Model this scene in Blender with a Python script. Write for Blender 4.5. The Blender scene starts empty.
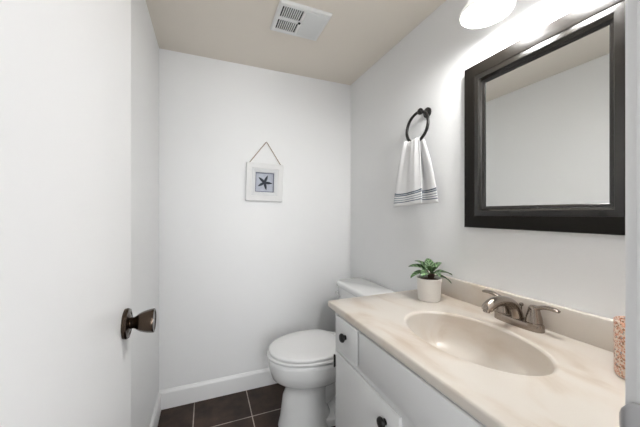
import bpy, bmesh, math, random
from mathutils import Vector, Matrix
random.seed(7)
C = bpy.context.scene
COL = C.collection
PI = math.pi
H = 1.19                      # camera height above the floor

# ------------------------------------------------------------------ camera
cam_d = bpy.data.cameras.new('camera')
cam_d.sensor_width = 36.0
cam_d.lens = 281.0 / 640.0 * 36.0
cam_d.clip_start = 0.02
cam = bpy.data.objects.new('camera', cam_d); COL.objects.link(cam)
cam.location = (0, 0, H)
cam.rotation_euler = (PI/2, 0, -math.atan2(0.376, 0.9266))
C.camera = cam

# ------------------------------------------------------------------ world, lights, exposure
W = bpy.data.worlds.new('world'); C.world = W; W.use_nodes = True
W.node_tree.nodes['Background'].inputs['Color'].default_value = (0.97, 0.985, 1.0, 1)
W.node_tree.nodes['Background'].inputs['Strength'].default_value = 0.30

def area(name, loc, rot, sx, sy, power, col=(1, 1, 1)):
    l = bpy.data.lights.new(name, 'AREA'); l.shape = 'RECTANGLE'; l.size = sx; l.size_y = sy
    l.energy = power; l.color = col
    o = bpy.data.objects.new(name, l); COL.objects.link(o); o.location = loc; o.rotation_euler = rot
    return o
area('hall_fill_light', (0.0, -2.1, 1.5), (math.radians(86), 0, 0), 1.1, 1.3, 24, (0.97, 0.985, 1.0))  # fill light added behind the camera to brighten the room, not a window
BULB_POWER = 5.0
SHADE_EMIT = 0.15
C.view_settings.view_transform = 'Standard'
C.view_settings.look = 'None'
C.view_settings.gamma = 1.0
C.view_settings.use_curve_mapping = False
C.view_settings.exposure = 0.85

# ------------------------------------------------------------------ helpers
def finish(name, bm, mat, parent=None, smooth=True, origin=None, mods=None, angle=40):
    bmesh.ops.recalc_face_normals(bm, faces=bm.faces[:])
    org = Vector(origin) if origin is not None else (ROOT_LOC.get(parent.name, Vector((0, 0, 0))) if parent else Vector((0, 0, 0)))
    bm.transform(Matrix.Translation(-org))
    me = bpy.data.meshes.new(name); bm.to_mesh(me); bm.free()
    if smooth:
        for p in me.polygons: p.use_smooth = True
        try: me.set_sharp_from_angle(angle=math.radians(angle))
        except Exception: pass
    o = bpy.data.objects.new(name, me); COL.objects.link(o)
    if mat: me.materials.append(mat)
    if parent:
        o.parent = parent
        ROOT_LOC[o.name] = org
    else:
        o.location = org
        ROOT_LOC[o.name] = org
    return o
ROOT_LOC = {}

def thing(name, label, cat, loc, group=None):
    o = bpy.data.objects.new(name, None); COL.objects.link(o)
    o.empty_display_size = 0.05
    o.location = loc; o['label'] = label; o['category'] = cat
    if group: o['group'] = group
    ROOT_LOC[o.name] = Vector(loc)
    return o

def struct(o, label=None, cat=None):
    o['kind'] = 'structure'
    if label: o['label'] = label
    if cat: o['category'] = cat
    return o

def box(bm, x0, x1, y0, y1, z0, z1, bevel=0.0, seg=2, M=None):
    r = bmesh.ops.create_cube(bm, size=1.0)
    vs = r['verts']
    bmesh.ops.scale(bm, verts=vs, vec=(abs(x1-x0), abs(y1-y0), abs(z1-z0)))
    bmesh.ops.translate(bm, verts=vs, vec=((x0+x1)/2, (y0+y1)/2, (z0+z1)/2))
    if bevel > 0:
        es = list({e for v in vs for e in v.link_edges})
        r2 = bmesh.ops.bevel(bm, geom=es, offset=bevel, segments=seg, profile=0.5, affect='EDGES')
        vs = list({v for f in r2['faces'] for v in f.verts} | {v for v in vs if v.is_valid})
    if M is not None:
        vs = [v for v in vs if v.is_valid]
        bmesh.ops.transform(bm, matrix=M, verts=vs)
    return vs

def loft(bm, rings, closed=True, cap0=True, cap1=True):
    vr = [[bm.verts.new(p) for p in ring] for ring in rings]
    n = len(vr[0])
    for a, b in zip(vr[:-1], vr[1:]):
        for i in range(n if closed else n-1):
            j = (i+1) % n
            bm.faces.new((a[i], a[j], b[j], b[i]))
    if cap0: bm.faces.new(list(reversed(vr[0])))
    if cap1: bm.faces.new(vr[-1])
    return vr

def lathe(bm, prof, n=32, M=Matrix.Identity(4), cap0=True, cap1=True, sy=1.0):
    rings = []
    for r, z in prof:
        rings.append([M @ Vector((r*math.cos(2*PI*i/n), sy*r*math.sin(2*PI*i/n), z)) for i in range(n)])
    return loft(bm, rings, True, cap0, cap1)

def catmull(pts, n=8):
    pts = [Vector(p) for p in pts]
    P = [2*pts[0]-pts[1]] + pts + [2*pts[-1]-pts[-2]]
    out = []
    for i in range(1, len(P)-2):
        p0, p1, p2, p3 = P[i-1:i+3]
        for k in range(n):
            t = k/n
            out.append(0.5*((2*p1)+(p2-p0)*t+(2*p0-5*p1+4*p2-p3)*t*t+(3*p1-p0-3*p2+p3)*t**3))
    out.append(pts[-1])
    return out

def tube(bm, pts, rad, n=12, up=Vector((0, 0, 1)), flat=1.0, caps=True, round_end=False):
    """rad: number or list of one per control sample; flat squashes along the second axis"""
    m = len(pts)
    rings = []
    for i, p in enumerate(pts):
        t = (pts[min(i+1, m-1)] - pts[max(i-1, 0)]).normalized()
        a = t.cross(up)
        if a.length < 1e-4: a = t.cross(Vector((1, 0, 0)))
        a.normalize(); b = t.cross(a).normalized()
        f = i/(m-1)
        if callable(rad): r = rad(f)
        elif isinstance(rad, (list, tuple)):
            q = f*(len(rad)-1); k = min(int(q), len(rad)-2); r = rad[k]+(rad[k+1]-rad[k])*(q-k)
        else: r = rad
        rings.append([p + a*r*math.cos(2*PI*k/n) + b*r*flat*math.sin(2*PI*k/n) for k in range(n)])
    return loft(bm, rings, True, caps, caps)

# ------------------------------------------------------------------ materials
def mat(name, col, rough=0.5, metal=0.0, bump=0.0, bscale=200.0, var=0.0, vscale=6.0, spec=0.5, coat=0.0):
    m = bpy.data.materials.new(name); m.use_nodes = True
    nt = m.node_tree; b = nt.nodes['Principled BSDF']
    b.inputs['Roughness'].default_value = rough
    b.inputs['Metallic'].default_value = metal
    b.inputs['Specular IOR Level'].default_value = spec
    b.inputs['Coat Weight'].default_value = coat
    tc = nt.nodes.new('ShaderNodeTexCoord')
    nz = nt.nodes.new('ShaderNodeTexNoise'); nz.inputs['Scale'].default_value = vscale; nz.inputs['Detail'].default_value = 4
    nt.links.new(tc.outputs['Object'], nz.inputs['Vector'])
    mx = nt.nodes.new('ShaderNodeMix'); mx.data_type = 'RGBA'
    mx.inputs[6].default_value = (*[c*(1-var) for c in col], 1)
    mx.inputs[7].default_value = (*[min(1, c*(1+var)) for c in col], 1)
    nt.links.new(nz.outputs['Fac'], mx.inputs[0])
    nt.links.new(mx.outputs[2], b.inputs['Base Color'])
    if bump > 0:
        n2 = nt.nodes.new('ShaderNodeTexNoise'); n2.inputs['Scale'].default_value = bscale; n2.inputs['Detail'].default_value = 3
        nt.links.new(tc.outputs['Object'], n2.inputs['Vector'])
        bp = nt.nodes.new('ShaderNodeBump'); bp.inputs['Strength'].default_value = bump; bp.inputs['Distance'].default_value = 0.002
        nt.links.new(n2.outputs['Fac'], bp.inputs['Height'])
        nt.links.new(bp.outputs['Normal'], b.inputs['Normal'])
    return m

M_wall = mat('wall_paint', (0.88, 0.885, 0.885), 0.55, bump=0.12, bscale=90, var=0.01, spec=0.3)
M_ceil = mat('ceiling_paint', (0.80, 0.745, 0.665), 0.7, bump=0.15, bscale=120, var=0.015, spec=0.2)
M_trim = mat('trim_paint', (0.86, 0.86, 0.86), 0.35, bump=0.03, bscale=60)
M_door = mat('door_paint', (0.88, 0.88, 0.88), 0.40, bump=0.04, bscale=40)
M_cab = mat('cabinet_paint', (0.76, 0.76, 0.755), 0.42, bump=0.05, bscale=60, var=0.01)
M_porc = mat('porcelain', (0.84, 0.845, 0.84), 0.10, coat=0.3)
M_seat = mat('seat_plastic', (0.83, 0.83, 0.825), 0.22)
M_black = mat('black_metal', (0.010, 0.009, 0.0085), 0.35, spec=0.35)
M_frame = mat('black_wood_frame', (0.010, 0.0085, 0.007), 0.30, var=0.15, vscale=20, spec=0.15)
M_wire = mat('grey_wire', (0.16, 0.16, 0.16), 0.6)
M_bevel = mat('glossy_black_bevel', (0.010, 0.0085, 0.007), 0.20, var=0.15, vscale=20, spec=0.5, coat=0.3)
M_nickel = mat('brushed_nickel', (0.34, 0.29, 0.25), 0.24, metal=1.0, bump=0.02, bscale=400)
M_bronze = mat('aged_bronze', (0.085, 0.062, 0.047), 0.22, metal=1.0, var=0.25, vscale=40)
M_steel = mat('steel', (0.55, 0.55, 0.56), 0.35, metal=0.9)
M_chrome = mat('drain_chrome', (0.7, 0.7, 0.7), 0.15, metal=1.0)
M_white = mat('white_plastic', (0.80, 0.80, 0.79), 0.35)
M_lens = mat('lens_plastic', (0.74, 0.75, 0.74), 0.45, bump=0.5, bscale=260)
M_pot = mat('white_ceramic_pot', (0.80, 0.77, 0.73), 0.45, bump=0.03, bscale=100)
M_soil = mat('soil', (0.10, 0.055, 0.04), 0.95, bump=1.0, bscale=150, var=0.5, vscale=90)
M_stem = mat('stem', (0.09, 0.05, 0.035), 0.6, var=0.3, vscale=60)
M_frwhite = mat('distressed_white_wood', (0.76, 0.76, 0.755), 0.55, bump=0.2, bscale=70, var=0.03, vscale=30)
M_frinner = mat('inner_white_wood', (0.70, 0.71, 0.715), 0.6, bump=0.25, bscale=160, var=0.05, vscale=60)
M_art = mat('lilac_grey_backing', (0.50, 0.53, 0.60), 0.8, bump=0.5, bscale=260, var=0.2, vscale=60)
M_artedge = mat('recess_shadow_colour', (0.16, 0.17, 0.23), 0.7)  # shadow along the recess edge, put into a dark colour
M_star = mat('dark_starfish', (0.04, 0.05, 0.065), 0.75, bump=0.8, bscale=400, var=0.4, vscale=150)
M_twine = mat('twine', (0.33, 0.23, 0.14), 0.9, bump=0.5, bscale=500)
M_dark = mat('dark_cavity', (0.02, 0.02, 0.02), 0.9)

def M_mirror():
    m = bpy.data.materials.new('mirror_glass'); m.use_nodes = True
    b = m.node_tree.nodes['Principled BSDF']
    b.inputs['Base Color'].default_value = (0.90, 0.905, 0.885, 1); b.inputs['Metallic'].default_value = 1; b.inputs['Roughness'].default_value = 0.0
    return m
M_mirror = M_mirror()

def M_shade_f():
    m = bpy.data.materials.new('frosted_lamp_glass'); m.use_nodes = True
    nt = m.node_tree; b = nt.nodes['Principled BSDF']
    b.inputs['Base Color'].default_value = (0.93, 0.93, 0.92, 1); b.inputs['Roughness'].default_value = 0.25
    b.inputs['Emission Color'].default_value = (1, 0.985, 0.96, 1); b.inputs['Emission Strength'].default_value = SHADE_EMIT
    tr = nt.nodes.new('ShaderNodeBsdfTranslucent'); tr.inputs['Color'].default_value = (0.95, 0.94, 0.92, 1)
    mx = nt.nodes.new('ShaderNodeMixShader'); mx.inputs[0].default_value = 0.07
    nt.links.new(b.outputs[0], mx.inputs[1]); nt.links.new(tr.outputs[0], mx.inputs[2])
    nt.links.new(mx.outputs[0], nt.nodes['Material Output'].inputs['Surface'])
    return m
M_shade = M_shade_f()

def M_bulb_f():
    m = bpy.data.materials.new('lit_bulb'); m.use_nodes = True
    b = m.node_tree.nodes['Principled BSDF']
    b.inputs['Base Color'].default_value = (1, 1, 1, 1)
    b.inputs['Emission Color'].default_value = (1, 0.96, 0.9, 1); b.inputs['Emission Strength'].default_value = 6
    return m
M_bulb = M_bulb_f()

def M_floor_f():
    m = bpy.data.materials.new('slate_floor_tile'); m.use_nodes = True
    nt = m.node_tree; b = nt.nodes['Principled BSDF']; L = nt.links.new
    tc = nt.nodes.new('ShaderNodeTexCoord')
    mp = nt.nodes.new('ShaderNodeMapping'); mp.inputs['Location'].default_value = (0.067+10*0.3185, -1.678+10*0.3185, 0)
    L(tc.outputs['Object'], mp.inputs['Vector'])
    br = nt.nodes.new('ShaderNodeTexBrick'); br.offset = 0.0; br.squash = 1.0
    br.inputs['Scale'].default_value = 1.0; br.inputs['Brick Width'].default_value = 0.3185; br.inputs['Row Height'].default_value = 0.3185
    br.inputs['Mortar Size'].default_value = 0.0032; br.inputs['Mortar Smooth'].default_value = 0.2; br.inputs['Bias'].default_value = 0.0
    br.inputs['Color1'].default_value = (0.034, 0.0215, 0.0155, 1); br.inputs['Color2'].default_value = (0.042, 0.0265, 0.019, 1)
    br.inputs['Mortar'].default_value = (0.34, 0.31, 0.28, 1)
    L(mp.outputs['Vector'], br.inputs['Vector'])
    nz = nt.nodes.new('ShaderNodeTexNoise'); nz.inputs['Scale'].default_value = 9; nz.inputs['Detail'].default_value = 7; nz.inputs['Roughness'].default_value = 0.65
    L(tc.outputs['Object'], nz.inputs['Vector'])
    cr = nt.nodes.new('ShaderNodeValToRGB'); cr.color_ramp.elements[0].position = 0.3; cr.color_ramp.elements[0].color = (0.48, 0.48, 0.48, 1)
    cr.color_ramp.elements[1].position = 0.72; cr.color_ramp.elements[1].color = (1.85, 1.75, 1.7, 1)
    L(nz.outputs['Fac'], cr.inputs['Fac'])
    mx = nt.nodes.new('ShaderNodeMix'); mx.data_type = 'RGBA'; mx.blend_type = 'MULTIPLY'; mx.inputs[0].default_value = 1.0
    L(br.outputs['Color'], mx.inputs[6]); L(cr.outputs['Color'], mx.inputs[7])
    L(mx.outputs[2], b.inputs['Base Color'])
    b.inputs['Roughness'].default_value = 0.5; b.inputs['Specular IOR Level'].default_value = 0.3
    ad = nt.nodes.new('ShaderNodeMath'); ad.operation = 'SUBTRACT'
    L(nz.outputs['Fac'], ad.inputs[0]); L(br.outputs['Fac'], ad.inputs[1])
    bp = nt.nodes.new('ShaderNodeBump'); bp.inputs['Strength'].default_value = 0.30; bp.inputs['Distance'].default_value = 0.003
    L(ad.outputs[0], bp.inputs['Height']); L(bp.outputs['Normal'], b.inputs['Normal'])
    return m
M_floor = M_floor_f()

def M_marble_f():
    m = bpy.data.materials.new('cultured_marble'); m.use_nodes = True
    nt = m.node_tree; b = nt.nodes['Principled BSDF']; L = nt.links.new
    tc = nt.nodes.new('ShaderNodeTexCoord')
    mp = nt.nodes.new('ShaderNodeMapping'); mp.inputs['Rotation'].default_value = (0, 0, math.radians(28)); mp.inputs['Scale'].default_value = (2.6, 0.9, 1.6)
    L(tc.outputs['Object'], mp.inputs['Vector'])
    n1 = nt.nodes.new('ShaderNodeTexNoise'); n1.inputs['Scale'].default_value = 2.6; n1.inputs['Detail'].default_value = 6; n1.inputs['Distortion'].default_value = 1.3
    L(mp.outputs['Vector'], n1.inputs['Vector'])
    cr = nt.nodes.new('ShaderNodeValToRGB'); e = cr.color_ramp.elements
    e[0].position = 0.30; e[0].color = (0.528, 0.431, 0.339, 1)
    e[1].position = 0.62; e[1].color = (0.686, 0.638, 0.576, 1)
    k = e.new(0.44); k.color = (0.656, 0.590, 0.515, 1)
    k = e.new(0.50); k.color = (0.678, 0.625, 0.559, 1)
    L(n1.outputs['Fac'], cr.inputs['Fac'])
    L(cr.outputs['Color'], b.inputs['Base Color'])
    b.inputs['Roughness'].default_value = 0.28
    return m
M_marble = M_marble_f()

def M_leaf_f():
    m = bpy.data.materials.new('variegated_leaf'); m.use_nodes = True
    nt = m.node_tree; b = nt.nodes['Principled BSDF']; L = nt.links.new
    uv = nt.nodes.new('ShaderNodeTexCoord')
    sp = nt.nodes.new('ShaderNodeSeparateXYZ'); L(uv.outputs['UV'], sp.inputs[0])
    ab = nt.nodes.new('ShaderNodeMath'); ab.operation = 'ABSOLUTE'; L(sp.outputs['X'], ab.inputs[0])
    m1 = nt.nodes.new('ShaderNodeMath'); m1.operation = 'MULTIPLY_ADD'; L(ab.outputs[0], m1.inputs[0]); m1.inputs[1].default_value = -7.0
    m2 = nt.nodes.new('ShaderNodeMath'); m2.operation = 'MULTIPLY'; L(sp.outputs['Y'], m2.inputs[0]); m2.inputs[1].default_value = 30.0
    L(m2.outputs[0], m1.inputs[2])
    sn = nt.nodes.new('ShaderNodeMath'); sn.operation = 'SINE'; L(m1.outputs[0], sn.inputs[0])
    cr = nt.nodes.new('ShaderNodeValToRGB'); e = cr.color_ramp.elements
    e[0].position = 0.35; e[0].color = (0.018, 0.05, 0.014, 1); e[1].position = 0.98; e[1].color = (0.19, 0.31, 0.145, 1)
    mr = nt.nodes.new('ShaderNodeMapRange'); mr.inputs['From Min'].default_value = -1; L(sn.outputs[0], mr.inputs['Value'])
    # pale midrib
    lt = nt.nodes.new('ShaderNodeMath'); lt.operation = 'LESS_THAN'; L(ab.outputs[0], lt.inputs[0]); lt.inputs[1].default_value = 0.10
    mxm = nt.nodes.new('ShaderNodeMath'); mxm.operation = 'MAXIMUM'; L(mr.outputs[0], mxm.inputs[0]); L(lt.outputs[0], mxm.inputs[1])
    L(mxm.outputs[0], cr.inputs['Fac']); L(cr.outputs['Color'], b.inputs['Base Color'])
    b.inputs['Roughness'].default_value = 0.38
    return m
M_leaf = M_leaf_f()

def M_towel_f():
    m = bpy.data.materials.new('striped_towel_cloth'); m.use_nodes = True
    nt = m.node_tree; b = nt.nodes['Principled BSDF']; L = nt.links.new
    uv = nt.nodes.new('ShaderNodeTexCoord')
    sp = nt.nodes.new('ShaderNodeSeparateXYZ'); L(uv.outputs['UV'], sp.inputs[0])
    cr = nt.nodes.new('ShaderNodeValToRGB'); cr.color_ramp.interpolation = 'CONSTANT'; e = cr.color_ramp.elements
    wht = (0.86, 0.86, 0.86, 1); nav = (0.10, 0.135, 0.185, 1); gr = (0.27, 0.31, 0.37, 1)
    stops = [(0, wht), (0.15, nav), (0.185, wht), (0.24, gr), (0.27, wht), (0.33, gr), (0.36, wht), (0.43, nav), (0.475, wht), (0.50, nav), (0.55, wht)]
    e[0].position = 0; e[0].color = wht
    e[1].position = stops[1][0]; e[1].color = stops[1][1]
    for p, c in stops[2:]:
        q = e.new(p); q.color = c
    mr = nt.nodes.new('ShaderNodeMath'); mr.operation = 'MULTIPLY'; L(sp.outputs['Y'], mr.inputs[0]); mr.inputs[1].default_value = 8.2  # metres from hem
    L(mr.outputs[0], cr.inputs['Fac']); L(cr.outputs['Color'], b.inputs['Base Color'])
    b.inputs['Roughness'].default_value = 0.95; b.inputs['Specular IOR Level'].default_value = 0.1
    nz = nt.nodes.new('ShaderNodeTexNoise'); nz.inputs['Scale'].default_value = 500; L(uv.outputs['Object'], nz.inputs['Vector'])
    bp = nt.nodes.new('ShaderNodeBump'); bp.inputs['Strength'].default_value = 0.3; bp.inputs['Distance'].default_value = 0.001
    L(nz.outputs['Fac'], bp.inputs['Height']); L(bp.outputs['Normal'], b.inputs['Normal'])
    return m
M_towel = M_towel_f()

def M_floral_f():
    m = bpy.data.materials.new('floral_print'); m.use_nodes = True
    nt = m.node_tree; b = nt.nodes['Principled BSDF']; L = nt.links.new
    tc = nt.nodes.new('ShaderNodeTexCoord')
    vo = nt.nodes.new('ShaderNodeTexVoronoi'); vo.inputs['Scale'].default_value = 300; L(tc.outputs['Object'], vo.inputs['Vector'])
    sp = nt.nodes.new('ShaderNodeSeparateColor'); L(vo.outputs['Color'], sp.inputs[0])
    cr = nt.nodes.new('ShaderNodeValToRGB'); cr.color_ramp.interpolation = 'CONSTANT'; e = cr.color_ramp.elements
    e[0].position = 0; e[0].color = (0.78, 0.62, 0.50, 1); e[1].position = 0.28; e[1].color = (0.60, 0.27, 0.17, 1)
    for p, c in [(0.45, (0.80, 0.66, 0.56, 1)), (0.6, (0.36, 0.17, 0.09, 1)), (0.70, (0.72, 0.40, 0.27, 1)), (0.86, (0.30, 0.30, 0.30, 1)), (0.91, (0.82, 0.70, 0.62, 1))]:
        q = e.new(p); q.color = c
    L(sp.outputs[0], cr.inputs['Fac']); L(cr.outputs['Color'], b.inputs['Base Color'])
    b.inputs['Roughness'].default_value = 0.35
    return m
M_floral = M_floral_f()

# ------------------------------------------------------------------ room shell
XL, XR, YB, YF, ZC = -0.264, 1.05, 1.951, 0.165, 2.195
T = 0.08
DX0, DX1, DZ = -0.160, 0.465, 2.04          # doorway opening
def sbox(name, args, m, bevel=0.0):
    bm = bmesh.new(); box(bm, *args, bevel=bevel)
    return struct(finish(name, bm, m, smooth=bevel > 0))
sbox('floor', (XL-T, XR+T, YF-0.11, YB+T, -0.06, 0.0), M_floor)
sbox('ceiling', (XL-T, XR+T, YF-0.11, YB+T, ZC, ZC+0.06), M_ceil)
sbox('wall_left', (XL-T, XL, YF-0.11, YB+T, 0, ZC), M_wall)
sbox('wall_back', (XL, XR, YB, YB+T, 0, ZC), M_wall)
sbox('wall_right', (XR, XR+T, YF-0.11, YB+T, 0, ZC), M_wall)
bm = bmesh.new()
box(bm, DX1+0.018, XR, YF-0.11, YF, 0, ZC)
box(bm, XL, DX1+0.018, YF-0.11, YF, DZ+0.018, ZC)
box(bm, XL, DX0-0.014, YF-0.11, YF, 0, DZ+0.018)
struct(finish('wall_front', bm, M_wall, smooth=False))

# baseboards: a moulded profile run along the wall
def baseboard(name, a, b, nrm):
    prof = [(0, 0), (0.013, 0), (0.013, 0.093), (0.011, 0.100), (0.006, 0.107), (0.004, 0.113), (0, 0.114)]
    a, b, nrm = Vector(a), Vector(b), Vector(nrm)
    bm = bmesh.new()
    loft(bm, [[p + nrm*d + Vector((0, 0, z)) for d, z in prof] for p in (a, b)])
    return struct(finish(name, bm, M_trim, angle=25))
baseboard('baseboard_back', (XL, YB, 0), (XR, YB, 0), (0, -1, 0))
baseboard('baseboard_left', (XL, YF, 0), (XL, YB-0.013, 0), (1, 0, 0))
baseboard('baseboard_right', (XR, 1.12, 0), (XR, YB-0.013, 0), (-1, 0, 0))

# door jamb with casing, strike side (right) and head/hinge side
bm = bmesh.new()
box(bm, DX1, DX1+0.018, YF-0.112, YF, 0, DZ+0.018, bevel=0.001)
box(bm, DX1-0.010, DX1, YF-0.112, YF-0.045, 0, DZ, bevel=0.0015)            # stop
cas = box(bm, DX1+0.007, DX1+0.060, YF, YF+0.0128, 0, DZ+0.06, bevel=0.0025)
tr1 = struct(finish('trim_1', bm, M_trim))
bm = bmesh.new()
box(bm, DX0-0.014, DX0, YF-0.112, YF, 0, DZ+0.018, bevel=0.001)
box(bm, DX0, DX1, YF-0.112, YF, DZ, DZ+0.018, bevel=0.001)
box(bm, DX0-0.012, DX1+0.06, YF, YF+0.0128, DZ+0.007, DZ+0.06, bevel=0.002)
struct(finish('trim_2', bm, M_trim))
# strike plate on the right jamb: flat plate with a lip that curls past the jamb edge
ZK = 0.934
bm = bmesh.new()
rings = []
lip = [(0.0, -0.036), (0.0, -0.010), (-0.0008, 0.002), (-0.0012, 0.007), (0.0005, 0.012), (0.004, 0.0150)]
rows = []
for i, (dx, dy) in enumerate(lip):
    hh = [0.032, 0.032, 0.029, 0.024, 0.016, 0.007][i]
    ring = []
    for k in range(13):
        a = -1 + 2*k/12
        ring.append(Vector((DX1-0.0015+dx, YF+dy, ZK+0.006+hh*a)))
    rows.append([bm.verts.new(p) for p in ring])
for a, b in zip(rows[:-1], rows[1:]):
    for k in range(12): bm.faces.new((a[k], a[k+1], b[k+1], b[k]))
sp_ = finish('strike_plate', bm, M_steel, tr1)
md = sp_.modifiers.new('s', 'SOLIDIFY'); md.thickness = 0.0012; md.offset = 0
sp_['label'] = 'steel strike plate'
bm = bmesh.new()
for dz in (-0.022, 0.034):
    lathe(bm, [(0.004, 0), (0.004, 0.0015), (0.002, 0.0022)], 14, Matrix.Translation((DX1-0.0015, YF-0.02, ZK+dz)) @ Matrix.Rotation(-PI/2, 4, 'Y'))
finish('screw', bm, M_steel, sp_)

# ------------------------------------------------------------------ door (stands open along the left wall)
hinge = Vector((-0.160, 0.182, 0)); edge = Vector((-0.162, 0.773, 0))
dd = (edge-hinge).normalized(); dl = (edge-hinge).length
dn = Vector((dd.y, -dd.x, 0))                       # face that looks into the doorway
MD = Matrix(((dd.x, dn.x, 0, hinge.x), (dd.y, dn.y, 0, hinge.y), (0, 0, 1, 0), (0, 0, 0, 1)))
bm = bmesh.new()
box(bm, 0, dl, -0.035, 0, 0.012, 2.03, bevel=0.0015, M=MD)
door = struct(finish('door_1', bm, M_door))
kx = dl-0.056; kz = 0.953
MK = MD @ Matrix.Translation((kx, 0, kz)) @ Matrix.Rotation(-PI/2, 4, 'X')   # +z of the lathe = out of the door
bm = bmesh.new()
# octagonal-scalloped rosette
prof = [(0.0305, 0.0), (0.0315, 0.005), (0.0300, 0.0085), (0.0255, 0.0095), (0.023, 0.0080), (0.020, 0.0090), (0.017, 0.0105), (0.014, 0.011)]
rings = []
for r, z in prof:
    ring = []
    for i in range(48):
        a = 2*PI*i/48
        rr = r*(1+0.035*abs(math.cos(4*a)) if r > 0.029 else 1)
        ring.append(MK @ Vector((rr*math.cos(a), rr*math.sin(a), z)))
    rings.append(ring)
loft(bm, rings)
ros = finish('rosette', bm, M_bronze, door, angle=30); ros['label'] = 'aged bronze rosette'
bm = bmesh.new()
prof = [(0.0120, 0.009), (0.0115, 0.017), (0.0130, 0.020), (0.0165, 0.024), (0.0200, 0.030), (0.0225, 0.037), (0.0243, 0.044), (0.0254, 0.051), (0.0258, 0.0545), (0.0248, 0.056), (0.0215, 0.0562), (0.020, 0.0550), (0.0, 0.0545)]
rings = []
for r, z in prof[:-1]:
    fl = 0.035 if r > 0.016 and z < 0.055 else 0.0
    rings.append([MK @ Vector((r*(1-fl*abs(math.sin(5*a)))*math.cos(a), r*(1-fl*abs(math.sin(5*a)))*math.sin(a), z)) for a in [2*PI*i/60 for i in range(60)]])
loft(bm, rings)
kn = finish('knob', bm, M_bronze, door, angle=35); kn['label'] = 'aged bronze tulip knob'
bm = bmesh.new()
box(bm, dl-0.0008, dl+0.0012, -0.030, -0.005, kz-0.028, kz+0.028, bevel=0.0006, M=MD)
finish('latch_plate', bm, M_bronze, door)
# knob on the far face too
bm = bmesh.new()
MK2 = MD @ Matrix.Translation((kx, -0.035, kz)) @ Matrix.Rotation(PI/2, 4, 'X')
lathe(bm, [(0.036, 0), (0.036, 0.006), (0.014, 0.012), (0.0105, 0.026), (0.016, 0.034), (0.0235, 0.055), (0.025, 0.0665), (0.021, 0.068)], 32, MK2)
finish('knob', bm, M_bronze, door, angle=35)

# ------------------------------------------------------------------ ceiling fan grille
VX0, VX1, VY0, VY1 = 0.322, 0.589, 1.284, 1.512
vent = thing('exhaust_fan', 'white rectangular exhaust fan cover with slotted dark grille on the ceiling', 'exhaust fan', ((VX0+VX1)/2, (VY0+VY1)/2, ZC))
bm = bmesh.new()
zt = ZC-0.014
def frame_rect(bm, x0, x1, y0, y1, holes, z0, z1):
    xs = sorted({x0, x1, *[h[0] for h in holes], *[h[1] for h in holes]})
    ys = sorted({y0, y1, *[h[2] for h in holes], *[h[3] for h in holes]})
    V = {}
    def v(x, y, z):
        k = (round(x, 6), round(y, 6), z)
        if k not in V: V[k] = bm.verts.new((x, y, z))
        return V[k]
    solid = {}
    for i in range(len(xs)-1):
        for j in range(len(ys)-1):
            cx, cy = (xs[i]+xs[i+1])/2, (ys[j]+ys[j+1])/2
            solid[i, j] = not any(h[0] < cx < h[1] and h[2] < cy < h[3] for h in holes)
    for (i, j), s in solid.items():
        if not s: continue
        a, b, c, d = xs[i], xs[i+1], ys[j], ys[j+1]
        bm.faces.new((v(a, c, z1), v(b, c, z1), v(b, d, z1), v(a, d, z1)))
        bm.faces.new((v(a, d, z0), v(b, d, z0), v(b, c, z0), v(a, c, z0)))
        for (di, dj, p, q) in ((-1, 0, (a, d), (a, c)), (1, 0, (b, c), (b, d)), (0, -1, (a, c), (b, c)), (0, 1, (b, d), (a, d))):
            if not solid.get((i+di, j+dj), False):
                bm.faces.new((v(*p, z0), v(*q, z0), v(*q, z1), v(*p, z1)))
g1 = (0.342, 0.448, 1.308, 1.388); g2 = (0.342, 0.448, 1.406, 1.486); ln = (0.464, 0.572, 1.306, 1.488)
frame_rect(bm, VX0+0.006, VX1-0.006, VY0+0.006, VY1-0.006, [g1, g2, ln], zt, zt+0.006)
# sloping skirt from the face up to the ceiling
loft(bm, [[Vector(p) for p in ((VX0+0.006, VY0+0.006, zt), (VX1-0.006, VY0+0.006, zt), (VX1-0.006, VY1-0.006, zt), (VX0+0.006, VY1-0.006, zt))],
          [Vector(p) for p in ((VX0+0.001, VY0+0.001, zt+0.004), (VX1-0.001, VY0+0.001, zt+0.004), (VX1-0.001, VY1-0.001, zt+0.004), (VX0+0.001, VY1-0.001, zt+0.004))],
          [Vector(p) for p in ((VX0, VY0, ZC), (VX1, VY0, ZC), (VX1, VY1, ZC), (VX0, VY1, ZC))]], True, False, False)
finish('cover', bm, M_white, vent, smooth=False)
for g in (g1, g2):
    bm = bmesh.new()
    n = 10
    for k in range(1, n):
        x = g[0]+(g[1]-g[0])*k/n
        box(bm, x-0.0024, x+0.0024, g[2]-0.001, g[3]+0.001, zt+0.0005, zt+0.006)
    gr = finish('grille', bm, M_white, vent, smooth=False)
bm = bmesh.new()
box(bm, 0.335, 0.454, 1.300, 1.494, zt+0.0085, zt+0.0125)
dk = finish('fan_cavity', bm, M_dark, vent, smooth=False); dk['label'] = 'dark cavity behind the grille'
bm = bmesh.new()
box(bm, ln[0]-0.001, ln[1]+0.001, ln[2]-0.001, ln[3]+0.001, zt-0.003, zt+0.004, bevel=0.003)
finish('light_lens', bm, M_lens, vent)['label'] = 'textured translucent light lens'
bm = bmesh.new()
lathe(bm, [(0.007, 0.002), (0.007, -0.003), (0.004, -0.0045)], 16, Matrix.Translation((0.450, 1.397, zt)))
finish('screw', bm, M_dark, vent)['label'] = 'dark centre screw'

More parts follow.
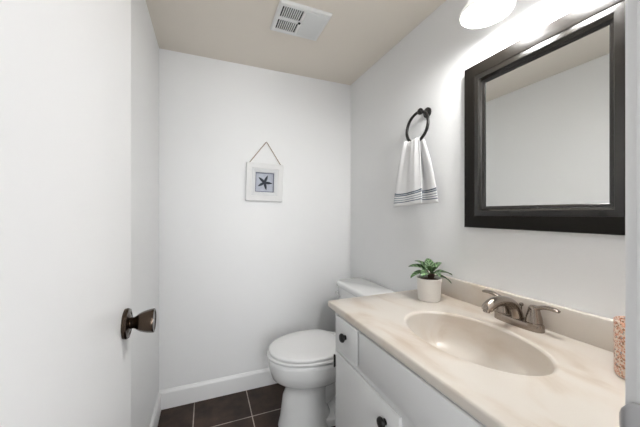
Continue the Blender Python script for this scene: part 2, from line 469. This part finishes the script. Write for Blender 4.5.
# ------------------------------------------------------------------ picture with starfish (back wall)
PX, PZ = 0.375, 0.0
def back_pt(px, py, y=YB):
    t = (px-320)/281; k = y/(0.9266-t*0.376)
    return (0.376+t*0.9266)*k, H - (py-213.5)/281*k
yb = YB-0.026
c0 = back_pt(265.0, 182.3, yb)
pw, ph = 0.252, 0.258
pic = thing('framed_starfish', 'small white shadowbox picture of a dark starfish hung by twine on the back wall', 'picture', (c0[0], YB, c0[1]))
MP = Matrix.Translation((c0[0], YB, c0[1])) @ Matrix.Rotation(math.radians(1.6), 4, 'Y')     # hangs a little crooked
def ring_frame(bm, ow, oh, prof, M):
    """prof: list of (inset, standoff); rectangular mitred frame in local x,z with -y out of the wall"""
    rings = []
    for ins, st in prof:
        w, h = ow/2-ins, oh/2-ins
        rings.append([M @ Vector(p) for p in ((-w, -st, -h), (w, -st, -h), (w, -st, h), (-w, -st, h))])
    rings.append(rings[0])
    loft(bm, rings, True, False, False)
    bmesh.ops.remove_doubles(bm, verts=bm.verts[:], dist=1e-6)
bm = bmesh.new()
ring_frame(bm, pw, ph, [(0, 0.002), (0, 0.026), (0.003, 0.028), (0.034, 0.028), (0.037, 0.026), (0.037, 0.002)], MP)
finish('outer_frame', bm, M_frwhite, pic, smooth=False)
bm = bmesh.new()
ring_frame(bm, pw-0.073, ph-0.073, [(0, 0.003), (0, 0.024), (0.003, 0.026), (0.020, 0.023), (0.026, 0.019), (0.026, 0.003)], MP)
finish('inner_frame', bm, M_frinner, pic, smooth=False)
aw = pw-0.073-0.052; ah = ph-0.073-0.052
bm = bmesh.new(); box(bm, -aw/2-0.004, aw/2+0.004, -0.010, -0.004, -ah/2-0.004, ah/2+0.004, M=MP)
finish('backing', bm, M_art, pic, smooth=False)['label'] = 'lilac grey backing board'
bm = bmesh.new()
ring_frame(bm, aw, ah, [(0, 0.010), (0, 0.0175), (0.005, 0.0175), (0.005, 0.010)], MP)  # dark strip standing in for the shadow inside the recess
finish('backing_shadow_strip', bm, M_artedge, pic, smooth=False)['label'] = 'dark strip painted as the shadow round the backing'
bm = bmesh.new()
N = 60
def star_r(a, s):
    k = ((a+PI/10) % (2*PI/5)) / (2*PI/5)
    d = abs(k-0.5)*2                                # 1 at tip
    return s*(0.0145 + 0.040*(d**1.6))
def star_ring(s, st):
    return [MP @ Matrix.Rotation(math.radians(-14), 4, 'Y') @ Vector((star_r(2*PI*i/N, s)*math.cos(2*PI*i/N), -st, star_r(2*PI*i/N, s)*math.sin(2*PI*i/N))) for i in range(N)]
loft(bm, [star_ring(1.0, 0.0095), star_ring(0.98, 0.013), star_ring(0.75, 0.0165), star_ring(0.35, 0.020), star_ring(0.08, 0.021)])
finish('starfish', bm, M_star, pic, angle=60)['label'] = 'dark blue grey starfish'
ap = back_pt(266.5, 142.2, YB-0.006)
apex = Vector((ap[0], YB-0.006, ap[1]))
bm = bmesh.new()
l = MP @ Vector((-pw/2+0.020, -0.012, ph/2)); r = MP @ Vector((pw/2-0.016, -0.012, ph/2))
tube(bm, [l, apex+Vector((-0.002, 0, 0.0)), apex+Vector((0, 0, 0.0015)), apex+Vector((0.002, 0, 0.0)), r], 0.0024, 8, up=Vector((0, 1, 0)))
finish('twine_hanger', bm, M_twine, pic)['label'] = 'brown twine hanging loop'
bm = bmesh.new()
lathe(bm, [(0.0012, -0.006), (0.0012, 0.012), (0.003, 0.0125), (0.003, 0.0135)], 10, Matrix.Translation(apex+Vector((0, 0.005, -0.001))) @ Matrix.Rotation(PI/2, 4, 'X'))
nl = finish('nail', bm, M_steel, None, origin=(apex.x, YB, apex.z))
nl['label'] = 'small nail in the back wall holding the twine of the starfish picture'; nl['category'] = 'nail'

# ------------------------------------------------------------------ wall mirror
MY0, MY1, MZ0, MZ1 = 0.335, 0.882, H-0.058, H+0.612
mir = thing('wall_mirror', 'rectangular wall mirror in a wide glossy black frame above the vanity', 'mirror', (XR, (MY0+MY1)/2, MZ0))
MM = Matrix.Translation((XR, (MY0+MY1)/2, (MZ0+MZ1)/2)) @ Matrix.Rotation(-PI/2, 4, 'Z')   # local -y -> -x, local x -> -y
bm = bmesh.new()
ring_frame(bm, MY1-MY0, MZ1-MZ0, [(0, 0.001), (0, 0.025), (0.003, 0.0285), (0.008, 0.0295), (0.030, 0.0305), (0.046, 0.0300), (0.049, 0.0290), (0.0495, 0.004)], MM)
finish('frame', bm, M_frame, mir, angle=22)
bm = bmesh.new()
ring_frame(bm, MY1-MY0-0.0985, MZ1-MZ0-0.0985, [(0, 0.004), (0, 0.0268), (0.0008, 0.0274), (0.009, 0.0290), (0.0165, 0.0305), (0.0185, 0.0307), (0.0205, 0.0295), (0.0235, 0.0235), (0.026, 0.0165), (0.027, 0.0155), (0.033, 0.0140), (0.0365, 0.0115), (0.0375, 0.010), (0.0375, 0.002)], MM)
bv = finish('inner_moulding', bm, M_bevel, mir, angle=25); bv['label'] = 'glossy black inner moulding'
bm = bmesh.new()
gw, gh = (MY1-MY0)/2-0.0860, (MZ1-MZ0)/2-0.0860
box(bm, -gw, gw, -0.0085, -0.003, -gh, gh, M=MM)
finish('glass', bm, M_mirror, mir, smooth=False)['label'] = 'silvered mirror glass'
bm = bmesh.new()
na = Vector((XR-0.010, 0.600, H+0.690))
a1 = Vector((XR-0.012, 0.690, MZ1-0.006)); a2 = Vector((XR-0.012, 0.535, MZ1-0.006))
tube(bm, [a1, na+Vector((0, 0.004, -0.001)), na+Vector((0, 0, 0.001)), na+Vector((0, -0.004, -0.001)), a2], 0.0016, 8, up=Vector((1, 0, 0)))
finish('hanging_wire', bm, M_wire, mir)['label'] = 'thin grey hanging wire'
bm = bmesh.new()
lathe(bm, [(0.0016, -0.001), (0.0016, 0.016), (0.004, 0.0165), (0.004, 0.018)], 12, Matrix.Translation((XR, na.y, na.z-0.003)) @ Matrix.Rotation(-PI/2, 4, 'Y'))
nl = finish('nail', bm, M_steel, None, origin=(XR, na.y, na.z))
nl['label'] = 'steel nail in the right wall holding the mirror wire'; nl['category'] = 'nail'

# ------------------------------------------------------------------ vanity light
LZ = H+0.692
lamp = thing('vanity_light', 'wall light with white frosted bell shades above the black framed mirror', 'light fixture', (XR, 0.59, LZ+0.14))
bm = bmesh.new()
box(bm, XR-0.022, XR, 0.535, 0.645, LZ+0.062, LZ+0.205, bevel=0.008, seg=3)
finish('backplate', bm, M_steel, lamp)
bm = bmesh.new()
lathe(bm, [(0.003, 0.0), (0.006, 0.006), (0.0045, 0.012), (0.007, 0.018), (0.004, 0.024), (0.003, 0.030)], 16, Matrix.Translation((XR-0.014, 0.605, LZ+0.034)))
finish('finial', bm, M_steel, lamp)
SHX = XR-0.152
shades = []
for sy in (0.684, 0.496):
    bm = bmesh.new()
    s = 1 if sy > 0.6 else -1
    tube(bm, catmull([(XR-0.02, 0.59+s*0.03, LZ+0.150), (XR-0.06, 0.59+s*0.055, LZ+0.185), (SHX+0.01, sy-s*0.01, LZ+0.178), (SHX, sy, LZ+0.145)], 8), 0.007, 10)
    finish('arm', bm, M_steel, lamp)
    MS = Matrix.Translation((SHX, sy, LZ))
    bm = bmesh.new()
    outer = [(0.024, 0.125), (0.034, 0.120), (0.045, 0.105), (0.052, 0.085), (0.057, 0.062), (0.062, 0.042), (0.068, 0.028), (0.077, 0.020), (0.083, 0.012), (0.084, 0.005), (0.081, 0.0)]
    inner = [(r-0.004, z-0.001) for r, z in reversed(outer[1:-1])]
    lathe(bm, outer + [(0.078, 0.001)] + inner, 48, MS, cap0=True, cap1=True)
    sh = finish('shade', bm, M_shade, lamp, angle=60); sh['label'] = 'frosted white bell glass shade'
    bm = bmesh.new()
    lathe(bm, [(0.027, 0.118), (0.028, 0.135), (0.022, 0.145), (0.010, 0.148)], 24, MS)
    finish('socket_cup', bm, M_steel, lamp)
    bm = bmesh.new()
    lathe(bm, [(0.010, 0.112), (0.012, 0.098), (0.022, 0.080), (0.027, 0.062), (0.025, 0.046), (0.016, 0.036), (0.004, 0.033)], 24, MS)
    bl = finish('bulb', bm, M_bulb, lamp)
    ld = bpy.data.lights.new('bulb_light', 'POINT'); ld.energy = BULB_POWER*(0.8 if sy > 0.6 else 1.2); ld.color = (1, 0.99, 0.98); ld.shadow_soft_size = 0.03
    lo = bpy.data.objects.new('bulb_light', ld); COL.objects.link(lo); lo.location = (SHX, sy, LZ+0.004)

# ------------------------------------------------------------------ towel ring and towel
RX, RY, RZ, RR = XR-0.045, 1.142, H+0.440, 0.077
tr = thing('towel_ring', 'black metal towel ring fixed to the right wall beside the mirror', 'towel ring', (XR, RY, RZ+RR))
bm = bmesh.new()
lathe(bm, [(0.026, 0.0), (0.026, 0.006), (0.022, 0.010), (0.012, 0.013), (0.0085, 0.020), (0.0085, 0.036), (0.013, 0.039), (0.0165, 0.046), (0.0165, 0.052), (0.011, 0.058), (0.005, 0.060)], 28,
      Matrix.Translation((XR, RY-0.018, RZ+RR-0.002)) @ Matrix.Rotation(-PI/2, 4, 'Y'))
finish('mounting_post', bm, M_black, tr)
bm = bmesh.new()
lean = 0.10
NR = 56
rings = []
for i in range(NR):
    a = 2*PI*i/NR
    c = Vector((0, math.cos(a), math.sin(a))); 
    rg = []
    for k in range(12):
        b = 2*PI*k/12
        p = c*(RR+0.0078*math.cos(b)) + Vector((1, 0, 0))*0.0078*math.sin(b)
        p.x += (p.z-RR)*lean
        rg.append(Vector((RX, RY, RZ))+p)
    rings.append(rg)
rings.append(rings[0])
loft(bm, rings, True, False, False); bmesh.ops.remove_doubles(bm, verts=bm.verts[:], dist=1e-6)
finish('ring', bm, M_black, tr)

# towel: one sheet from the front hem up, over the bottom of the ring, and down behind it
tz_top = RZ-RR+0.004
bm = bmesh.new(); uvl = bm.loops.layers.uv.new('UVMap')
NU, NV = 60, 64
Lf, Lb = 0.325, 0.318
grid = []; uvs = {}
xr = RX-2*RR*lean*1.0
for j in range(NV+1):
    v = j/NV
    s = v*(Lf+Lb+0.03)
    row = []
    for i in range(NU+1):
        u = -1+2*i/NU
        if s < Lf:
            d = 1-s/Lf; front = True; z = tz_top-(Lf-s); off = 0.0
            x0 = xr-0.010
        elif s < Lf+0.03:
            q = (s-Lf)/0.03*PI; d = 0; z = tz_top+0.010*math.sin(q); x0 = xr-0.010*math.cos(q)
        else:
            d = (s-Lf-0.03)/Lb; z = tz_top-(s-Lf-0.03); x0 = xr+0.010+0.012*min(1, d*2)
        isf = s < Lf+0.015
        dd_ = d**0.8
        # lies gathered in the ring and fans out below
        if isf:
            cy = RY+0.020+0.036*dd_; hw = 0.056+0.054*dd_
        else:
            cy = RY+0.010-0.040*dd_; hw = 0.053+0.047*dd_
        # the gathered cloth follows the curve of the ring
        sag = (1-d)*(RR-math.sqrt(max(RR*RR-(hw*u*0.85)**2, 0)))*0.5
        amp = 0.0045*(1-dd_)+0.0035*dd_
        ph_ = 0.0 if isf else 1.7
        fold = amp*math.sin(u*5.0+ph_+0.8*d)+0.5*amp*(1-dd_)*math.sin(u*13+ph_*2)
        x = x0 + (fold-0.6*amp if isf else max(fold, -0.004))
        x = min(x, XR-0.006)
        zz = z+sag - 0.008*dd_*u if isf else z+sag
        p = Vector((x, cy+hw*u, zz))
        w = bm.verts.new(p); row.append(w)
        uvs[w] = (i/NU, min(s, Lf+Lb+0.03-s))
    grid.append(row)
for a, b in zip(grid[:-1], grid[1:]):
    for i in range(NU):
        f = bm.faces.new((a[i], a[i+1], b[i+1], b[i]))
        for lp in f.loops: lp[uvl].uv = uvs[lp.vert]
tw = finish('hand_towel', bm, M_towel, None, origin=(RX, RY, tz_top), angle=80)
md = tw.modifiers.new('thick', 'SOLIDIFY'); md.thickness = 0.003; md.offset = 0
tw['label'] = 'white hand towel with navy stripes near its hem hanging in the black ring'; tw['category'] = 'towel'

# ------------------------------------------------------------------ vanity cabinet
ZT = H-0.379                                   # counter top height
CX0, CY0, CY1 = 0.494, YF+0.004, 1.124         # counter front edge, near end, far end
CT = 0.030
FX = 0.502                                     # cabinet face
VYN, VYF = YF+0.006, 1.064
van = thing('vanity_cabinet', 'white painted vanity cabinet with black knobs under the marble top', 'vanity cabinet', (0.78, (VYN+VYF)/2, 0))
zb = ZT-CT
bm = bmesh.new()
for a in ((FX, FX+0.018, VYN, VYF, 0.09, zb-0.001), (FX+0.018, XR-0.003, VYN, VYN+0.016, 0.09, zb-0.001), (FX+0.018, XR-0.003, VYF-0.016, VYF, 0.09, zb-0.001),
          (XR-0.012, XR-0.003, VYN+0.016, VYF-0.016, 0.09, zb-0.001), (FX+0.018, XR-0.012, VYN+0.016, VYF-0.016, 0.09, 0.106)):
    box(bm, *a)
box(bm, FX+0.06, XR-0.004, VYN, VYF, 0.0, 0.09)
finish('body', bm, M_cab, van)
FT = 0.012
def knob(parent, y, z, r=0.0165):
    bm = bmesh.new()
    lathe(bm, [(0.009, 0.0), (0.009, 0.002), (0.007, 0.004), (0.008, 0.007), (0.013, 0.009), (r, 0.013), (r, 0.017), (r*0.86, 0.021), (r*0.5, 0.0235), (0.002, 0.024)], 24,
          Matrix.Translation((FX-FT, y, z)) @ Matrix.Rotation(-PI/2, 4, 'Y'))
    k = finish('knob', bm, M_black, parent); k['label'] = 'round black knob'
def front(name, y0, y1, z0, z1):
    bm = bmesh.new(); box(bm, FX-FT, FX+0.0005, y0, y1, z0, z1, bevel=0.003)
    return finish(name, bm, M_cab, van)
zt_, zbm = H-0.412, H-0.537
d = front('drawer', 0.866, 1.036, zbm, zt_); knob(d, 0.951, H-0.470)
front('false_panel', 0.360, 0.852, zbm, zt_)
d = front('drawer', 0.180, 0.346, zbm, zt_); knob(d, 0.262, H-0.470)
d = front('door', 0.632, 1.040, 0.115, H-0.562); knob(d, 0.696, H-0.614)
for hz in (H-0.600, 0.19):
    bm = bmesh.new()
    box(bm, FX-FT-0.001, FX+0.001, 1.0405, 1.0455, hz-0.025, hz+0.020, bevel=0.001)
    lathe(bm, [(0.0035, -0.027), (0.0035, 0.024)], 12, Matrix.Translation((FX-FT-0.003, 1.0435, hz-0.001)))
    h = finish('hinge', bm, M_black, d); h['label'] = 'black butt hinge'
d = front('door', 0.180, 0.588, 0.115, H-0.562); knob(d, 0.532, H-0.614)

# ------------------------------------------------------------------ countertop with integral oval basin
top = thing('countertop', 'cream cultured marble vanity top with an integral oval basin and backsplash', 'countertop', (0.77, (CY0+CY1)/2, zb))
SX, SY, SA, SB = 0.752, 0.636, 0.150, 0.228     # basin centre and semi axes (x, y)
CXB = XR-0.002
NA = 128
def rect_hit(a):
    dx, dy = math.cos(a)*SA, math.sin(a)*SB
    ts = []
    if dx > 1e-9: ts.append((CXB-SX)/dx)
    if dx < -1e-9: ts.append((CX0-SX)/dx)
    if dy > 1e-9: ts.append((CY1-SY)/dy)
    if dy < -1e-9: ts.append((CY0-SY)/dy)
    t = min(ts); return Vector((SX+dx*t, SY+dy*t, 0))
angs = [2*PI*i/NA for i in range(NA)]
for cx, cy in ((CX0, CY0), (CX0, CY1), (CXB, CY0), (CXB, CY1)):
    a = math.atan2((cy-SY)/SB, (cx-SX)/SA) % (2*PI)
    k = min(range(len(angs)), key=lambda i: abs(angs[i]-a)); angs[k] = a
def inset(p, d):
    return Vector((min(max(p.x, CX0+d), CXB), min(max(p.y, CY0), CY1-d), 0))
bm = bmesh.new()
outer = [rect_hit(a) for a in angs]
rings = []
def er(s, z): return [Vector((SX+SA*s*math.cos(a), SY+SB*s*math.sin(a), ZT+z)) for a in angs]
rings.append([Vector((p.x, p.y, 0))+Vector((0, 0, zb)) for p in [inset(q, 0.006) for q in outer]])
rings.append([p+Vector((0, 0, zb+0.004)) for p in outer])
rings.append([p+Vector((0, 0, ZT-0.007)) for p in outer])
rings.append([inset(p, 0.0016)+Vector((0, 0, ZT-0.0022)) for p in outer])
rings.append([inset(p, 0.006)+Vector((0, 0, ZT)) for p in outer])
e1 = er(1.07, 0)
rings.append([(inset(p, 0.006)+Vector((0, 0, ZT)))*0.5 + q*0.5 for p, q in zip(outer, e1)])
rings += [e1, er(1.045, 0.0010), er(1.02, 0.0018), er(1.0, 0.0008), er(0.985, -0.002), er(0.972, -0.006)]
vr = loft(bm, rings, True, False, False)
# underside
under = [Vector((SX+SA*0.995*math.cos(a), SY+SB*0.995*math.sin(a), zb)) for a in angs]
uv_ = [bm.verts.new(p) for p in under]
for i in range(NA):
    j = (i+1) % NA
    bm.faces.new((vr[0][j], vr[0][i], uv_[i], uv_[j]))
finish('slab', bm, M_marble, top, angle=50)
bm = bmesh.new()
dxs = lambda s: 0.02*(1-s)
def br(s, z):
    return [Vector((SX+0.025*(1-s)+SA*s*math.cos(a), SY+SB*s*math.sin(a), ZT+z)) for a in angs]
loft(bm, [er(0.972, -0.006), br(0.960, -0.015), br(0.942, -0.032), br(0.915, -0.055), br(0.865, -0.080), br(0.78, -0.102), br(0.65, -0.115), br(0.48, -0.122), br(0.30, -0.126), br(0.16, -0.129)], True, False, True)
finish('basin', bm, M_marble, top, angle=60)
bm = bmesh.new()
box(bm, XR-0.022, XR-0.002, CY0, CY1-0.002, ZT-0.001, ZT+0.086, bevel=0.004, seg=3)
finish('backsplash', bm, M_marble, top)
bm = bmesh.new()
lathe(bm, [(0.026, -0.001), (0.026, 0.001), (0.022, 0.0025), (0.019, 0.001), (0.017, 0.002), (0.010, 0.005), (0.003, 0.006)], 28, Matrix.Translation((SX+0.021, SY, ZT-0.129)))
finish('drain', bm, M_chrome, top)['label'] = 'chrome drain'

# ------------------------------------------------------------------ faucet
FXc, FYc = 0.990, 0.637
fau = thing('faucet', 'brushed nickel two-handle faucet behind the basin', 'faucet', (FXc, FYc, ZT))
bm = bmesh.new()
def stadium(hx, hy, n=40, ex=2.6):
    return [(math.copysign(abs(math.cos(2*PI*i/n))**(2/ex), math.cos(2*PI*i/n))*hx, math.copysign(abs(math.sin(2*PI*i/n))**(2/ex), math.sin(2*PI*i/n))*hy) for i in range(n)]
rings = []
for hx, hy, z in ((0.0265, 0.080, 0.0), (0.027, 0.0805, 0.002), (0.0262, 0.0795, 0.018), (0.0245, 0.078, 0.0225), (0.021, 0.074, 0.024)):
    rings.append([Vector((FXc+x, FYc+y, ZT+z)) for x, y in stadium(hx, hy)])
loft(bm, rings)
finish('base', bm, M_nickel, fau, angle=35)
bm = bmesh.new()
pts = catmull([(FXc-0.002, FYc, ZT+0.012), (FXc-0.007, FYc, ZT+0.040), (FXc-0.024, FYc, ZT+0.067), (FXc-0.055, FYc, ZT+0.084), (FXc-0.095, FYc, ZT+0.090), (FXc-0.128, FYc, ZT+0.085), (FXc-0.148, FYc, ZT+0.074), (FXc-0.152, FYc, ZT+0.066)], 7)
tube(bm, pts, [0.0205, 0.0180, 0.0160, 0.0155, 0.0165, 0.0175, 0.0170, 0.0140], 20, up=Vector((0, 1, 0)))
lathe(bm, [(0.0105, 0.0), (0.0105, -0.006), (0.008, -0.007)], 18, Matrix.Translation(pts[-1]+Vector((0, 0, 0.001))) @ Matrix.Rotation(math.radians(15), 4, 'Y'))
finish('spout', bm, M_nickel, fau, angle=50)
for s in (1, -1):
    yy = FYc+s*0.051
    bm = bmesh.new()
    lathe(bm, [(0.0245, 0.016), (0.0240, 0.024), (0.0225, 0.0255), (0.0240, 0.028), (0.0220, 0.042), (0.0185, 0.056), (0.0165, 0.066), (0.0150, 0.073), (0.0105, 0.079), (0.003, 0.081)], 28, Matrix.Translation((FXc, yy, ZT)))
    hd = finish('handle', bm, M_nickel, fau, angle=30)
    bm = bmesh.new()
    p = catmull([(FXc, yy-s*0.004, ZT+0.066), (FXc-0.002, yy+s*0.012, ZT+0.075), (FXc-0.004, yy+s*0.036, ZT+0.084), (FXc-0.006, yy+s*0.060, ZT+0.085), (FXc-0.008, yy+s*0.074, ZT+0.083)], 6)
    tube(bm, p, [0.0135, 0.0125, 0.0110, 0.0105, 0.0100, 0.007], 14, flat=0.62)
    finish('lever', bm, M_nickel, hd, angle=50)
bm = bmesh.new()
lathe(bm, [(0.0022, 0.0), (0.0022, 0.048), (0.006, 0.050), (0.0068, 0.055), (0.005, 0.059), (0.002, 0.060)], 14, Matrix.Translation((FXc+0.018, FYc, ZT+0.012)))
finish('lift_rod', bm, M_nickel, fau)

# ------------------------------------------------------------------ potted plant
PXc, PYc = 0.910, 0.966
pl = thing('potted_plant', 'small green variegated plant in a white cylindrical pot on the vanity corner', 'plant', (PXc, PYc, ZT))
MPt = Matrix.Translation((PXc, PYc, ZT))
bm = bmesh.new()
lathe(bm, [(0.043, 0.0), (0.0455, 0.002), (0.047, 0.006), (0.0510, 0.092), (0.0515, 0.0965), (0.050, 0.098), (0.048, 0.0965), (0.0475, 0.086)], 48, MPt)
finish('pot', bm, M_pot, pl, angle=60)
bm = bmesh.new()
lathe(bm, [(0.0474, 0.086), (0.04, 0.0895), (0.02, 0.092), (0.004, 0.093)], 32, MPt)
finish('soil', bm, M_soil, pl)
def leaf(az, el, start, length, width, droop, roll=0.0):
    """a lanceolate leaf with a folded midrib, curving down along its length"""
    bm = bmesh.new(); uvl = bm.loops.layers.uv.new('UVMap')
    n, m = 14, 6
    d = Vector((math.cos(az), math.sin(az), 0)); side = Vector((-math.sin(az), math.cos(az), 0))
    p = Vector(start); e = el; rows = []; U = {}
    for j in range(n+1):
        t = j/n
        w = width*math.sin(PI*min(1, t*0.93+0.06))**0.8*(1-0.25*t) if t < 1 else 0.0005
        fwd = d*math.cos(e)+Vector((0, 0, 1))*math.sin(e)
        nrm = -d*math.sin(e)+Vector((0, 0, 1))*math.cos(e)
        sd = (side*math.cos(roll)+nrm*math.sin(roll)); nr = nrm*math.cos(roll)-side*math.sin(roll)
        row = []
        for i in range(m+1):
            u = -1+2*i/m
            v = bm.verts.new(p+sd*u*w*0.5+nr*(abs(u)**1.3*w*0.16+0.0008*math.sin(12*t+3*u)))
            row.append(v); U[v] = (u, t)
        rows.append(row)
        p = p+fwd*(length/n); e -= droop/n
    for a, b in zip(rows[:-1], rows[1:]):
        for i in range(m):
            f = bm.faces.new((a[i], a[i+1], b[i+1], b[i]))
            for lp in f.loops: lp[uvl].uv = U[lp.vert]
    o = finish('leaf', bm, M_leaf, pl, angle=80)
    md = o.modifiers.new('t', 'SOLIDIFY'); md.thickness = 0.0009; md.offset = 0
    return o
cs = Vector((PXc+0.008, PYc-0.003, ZT+0.094))
vr_ = Vector((0.9266, -0.376, 0))        # image right
def az_of(deg): # 0 = image right, 90 = away from the camera
    return math.atan2(-0.376, 0.9266) + math.radians(deg)
LEAVES = [(184, 14, 0.078, 0.042, 1.1, 0.022), (158, 34, 0.078, 0.046, 0.9, 0.030), (125, 50, 0.074, 0.046, 0.9, 0.032), (222, 25, 0.066, 0.044, 1.2, 0.024),
          (4, 14, 0.080, 0.044, 0.8, 0.022), (38, 44, 0.074, 0.042, 0.8, 0.030), (-30, 2, 0.070, 0.040, 0.9, 0.014), (80, 55, 0.070, 0.042, 0.6, 0.030), (-80, 30, 0.052, 0.038, 1.3, 0.022), (255, 58, 0.060, 0.040, 1.0, 0.030)]
for dg, el, ln_, wd, dr, hs in LEAVES:
    a = az_of(dg)
    base = cs+Vector((math.cos(a), math.sin(a), 0))*0.008
    topp = cs+Vector((math.cos(a), math.sin(a), 0))*0.016+Vector((0, 0, hs))
    bm = bmesh.new()
    tube(bm, catmull([base, (base+topp)/2+Vector((0, 0, 0.004)), topp], 4), [0.0034, 0.0022], 8, up=Vector((math.sin(a), -math.cos(a), 0.01)))
    finish('stem', bm, M_stem, pl)
    leaf(a, math.radians(el), topp, ln_*1.06, wd*1.1, dr, roll=random.uniform(-0.25, 0.25))

# ------------------------------------------------------------------ floral tumbler at the near end of the counter
TXc, TYc = 0.918, 0.322
bm = bmesh.new()
MT = Matrix.Translation((TXc, TYc, ZT))
lathe(bm, [(0.034, 0.0), (0.0375, 0.002), (0.0395, 0.008), (0.0400, 0.125), (0.0398, 0.1295), (0.0385, 0.1305), (0.0370, 0.129), (0.0368, 0.010), (0.030, 0.008)], 48, MT)
tb = finish('tumbler', bm, M_floral, None, origin=(TXc, TYc, ZT), angle=50)
tb['label'] = 'floral printed tumbler in orange and cream at the near end of the vanity top'; tb['category'] = 'tumbler'

# ------------------------------------------------------------------ toilet
TY = 1.535
toi = thing('toilet', 'white two-piece toilet with closed lid against the right wall', 'toilet', (0.68, TY, 0)); TOI = toi
def egg(xt, xb, hw, z, n=48, flatb=0.0):
    """closed plan curve: rounded tip towards -x at xt, blunter back at xb"""
    xm = xb-(xb-xt)*0.42
    pts = []
    for i in range(n):
        a = 2*PI*i/n
        c, s_ = math.cos(a), math.sin(a)
        if c >= 0:
            e = 0.7 if flatb else 1.0
            x = xm+(xb-xm)*(c**e); y = hw*math.copysign(abs(s_)**(0.75 if flatb else 1), s_)
        else:
            x = xm+(xm-xt)*c; y = hw*math.copysign(abs(s_)**0.94, s_)
        pts.append(Vector((x, TY+y, z)))
    return pts
ztip = 0.335
bm = bmesh.new()
loft(bm, [egg(0.382, 0.70, 0.122, 0.0), egg(0.384, 0.70, 0.121, 0.012), egg(0.394, 0.68, 0.114, 0.05), egg(0.403, 0.66, 0.108, 0.12), egg(0.410, 0.66, 0.104, 0.165), egg(0.424, 0.66, 0.099, 0.195), egg(0.424, 0.68, 0.103, 0.222),
          egg(0.408, 0.72, 0.120, 0.246), egg(0.376, 0.76, 0.149, 0.262), egg(0.345, 0.79, 0.172, 0.288), egg(0.333, 0.80, 0.181, 0.332), egg(0.329, 0.81, 0.184, 0.370), egg(0.329, 0.81, 0.184, 0.388), egg(0.336, 0.80, 0.178, 0.395)])
# rear of the pedestal: trapway bend, foot flange, deck under the tank
tube(bm, catmull([(0.60, TY, 0.10), (0.66, TY, 0.15), (0.72, TY, 0.24), (0.79, TY, 0.255), (0.84, TY, 0.19), (0.85, TY, 0.0)], 8), [0.06, 0.068, 0.072, 0.072, 0.07, 0.075], 20, up=Vector((0, 1, 0)))
rings = []
for hx, hy, z in ((0.185, 0.108, 0), (0.185, 0.108, 0.03), (0.178, 0.100, 0.042)):
    rings.append([Vector((0.73+x, TY+y, z)) for x, y in stadium(hx, hy, 40, 3.0)])
loft(bm, rings)
rings = []
for hx, hy, z in ((0.11, 0.11, 0.24), (0.125, 0.15, 0.30), (0.13, 0.165, 0.345), (0.13, 0.168, 0.388), (0.127, 0.165, 0.395)):
    rings.append([Vector((0.900+x, TY+y, z)) for x, y in stadium(hx, hy, 40, 4.0)])
loft(bm, rings)
finish('bowl', bm, M_porc, toi, angle=60)
bm = bmesh.new()
loft(bm, [egg(0.328, 0.815, 0.184, 0.3975, flatb=1), egg(0.321, 0.82, 0.189, 0.401, flatb=1), egg(0.319, 0.82, 0.1905, 0.408, flatb=1), egg(0.322, 0.82, 0.188, 0.4145, flatb=1), egg(0.331, 0.81, 0.181, 0.4165, flatb=1)])
finish('seat', bm, M_seat, toi, angle=60)
bm = bmesh.new()
loft(bm, [egg(0.345, 0.745, 0.172, 0.4200, flatb=1), egg(0.331, 0.752, 0.183, 0.4215, flatb=1), egg(0.328, 0.755, 0.1855, 0.429, flatb=1), egg(0.331, 0.752, 0.183, 0.4355, flatb=1), egg(0.342, 0.742, 0.173, 0.4385, flatb=1), egg(0.41, 0.70, 0.12, 0.4402, flatb=1), egg(0.50, 0.63, 0.04, 0.4405, flatb=1)])
finish('lid', bm, M_seat, toi, angle=60)
for s in (1, -1):
    bm = bmesh.new()
    box(bm, 0.752, 0.800, TY+s*0.075-0.018, TY+s*0.075+0.018, 0.395, 0.432, bevel=0.006, seg=3)
    finish('hinge', bm, M_seat, toi)
bm = bmesh.new()
rings = []
for hx, hy, z in ((0.085, 0.185, 0.397), (0.092, 0.195, 0.41), (0.100, 0.207, 0.55), (0.103, 0.212, 0.702)):
    rings.append([Vector((0.932+x, TY+y, z)) for x, y in stadium(hx, hy, 48, 6.0)])
loft(bm, rings)
finish('tank', bm, M_porc, toi, angle=50)
bm = bmesh.new()
rings = []
for hx, hy, z in ((0.107, 0.217, 0.702), (0.111, 0.222, 0.706), (0.112, 0.223, 0.723), (0.109, 0.220, 0.731), (0.102, 0.213, 0.735)):
    rings.append([Vector((0.932+x, TY+y, z)) for x, y in stadium(hx, hy, 48, 6.0)])
loft(bm, rings)
finish('tank_lid', bm, M_porc, toi, angle=50)
bm = bmesh.new()
lathe(bm, [(0.013, 0.0), (0.013, 0.006), (0.008, 0.010), (0.006, 0.020)], 18, Matrix.Translation((0.830, TY+0.165, 0.662)) @ Matrix.Rotation(-PI/2, 4, 'Y'))
tube(bm, catmull([(0.813, TY+0.168, 0.662), (0.810, TY+0.140, 0.659), (0.809, TY+0.100, 0.652)], 6), [0.007, 0.006, 0.008], 12)
finish('flush_lever', bm, M_chrome, toi)['label'] = 'chrome flush lever'
for s in (1, -1):
    bm = bmesh.new()
    lathe(bm, [(0.016, 0.040), (0.016, 0.048), (0.011, 0.058), (0.004, 0.061)], 18, Matrix.Translation((0.70, TY+s*0.085, 0.0)))
    finish('bolt_cap', bm, M_seat, toi)
TOI.location.x -= 0.008
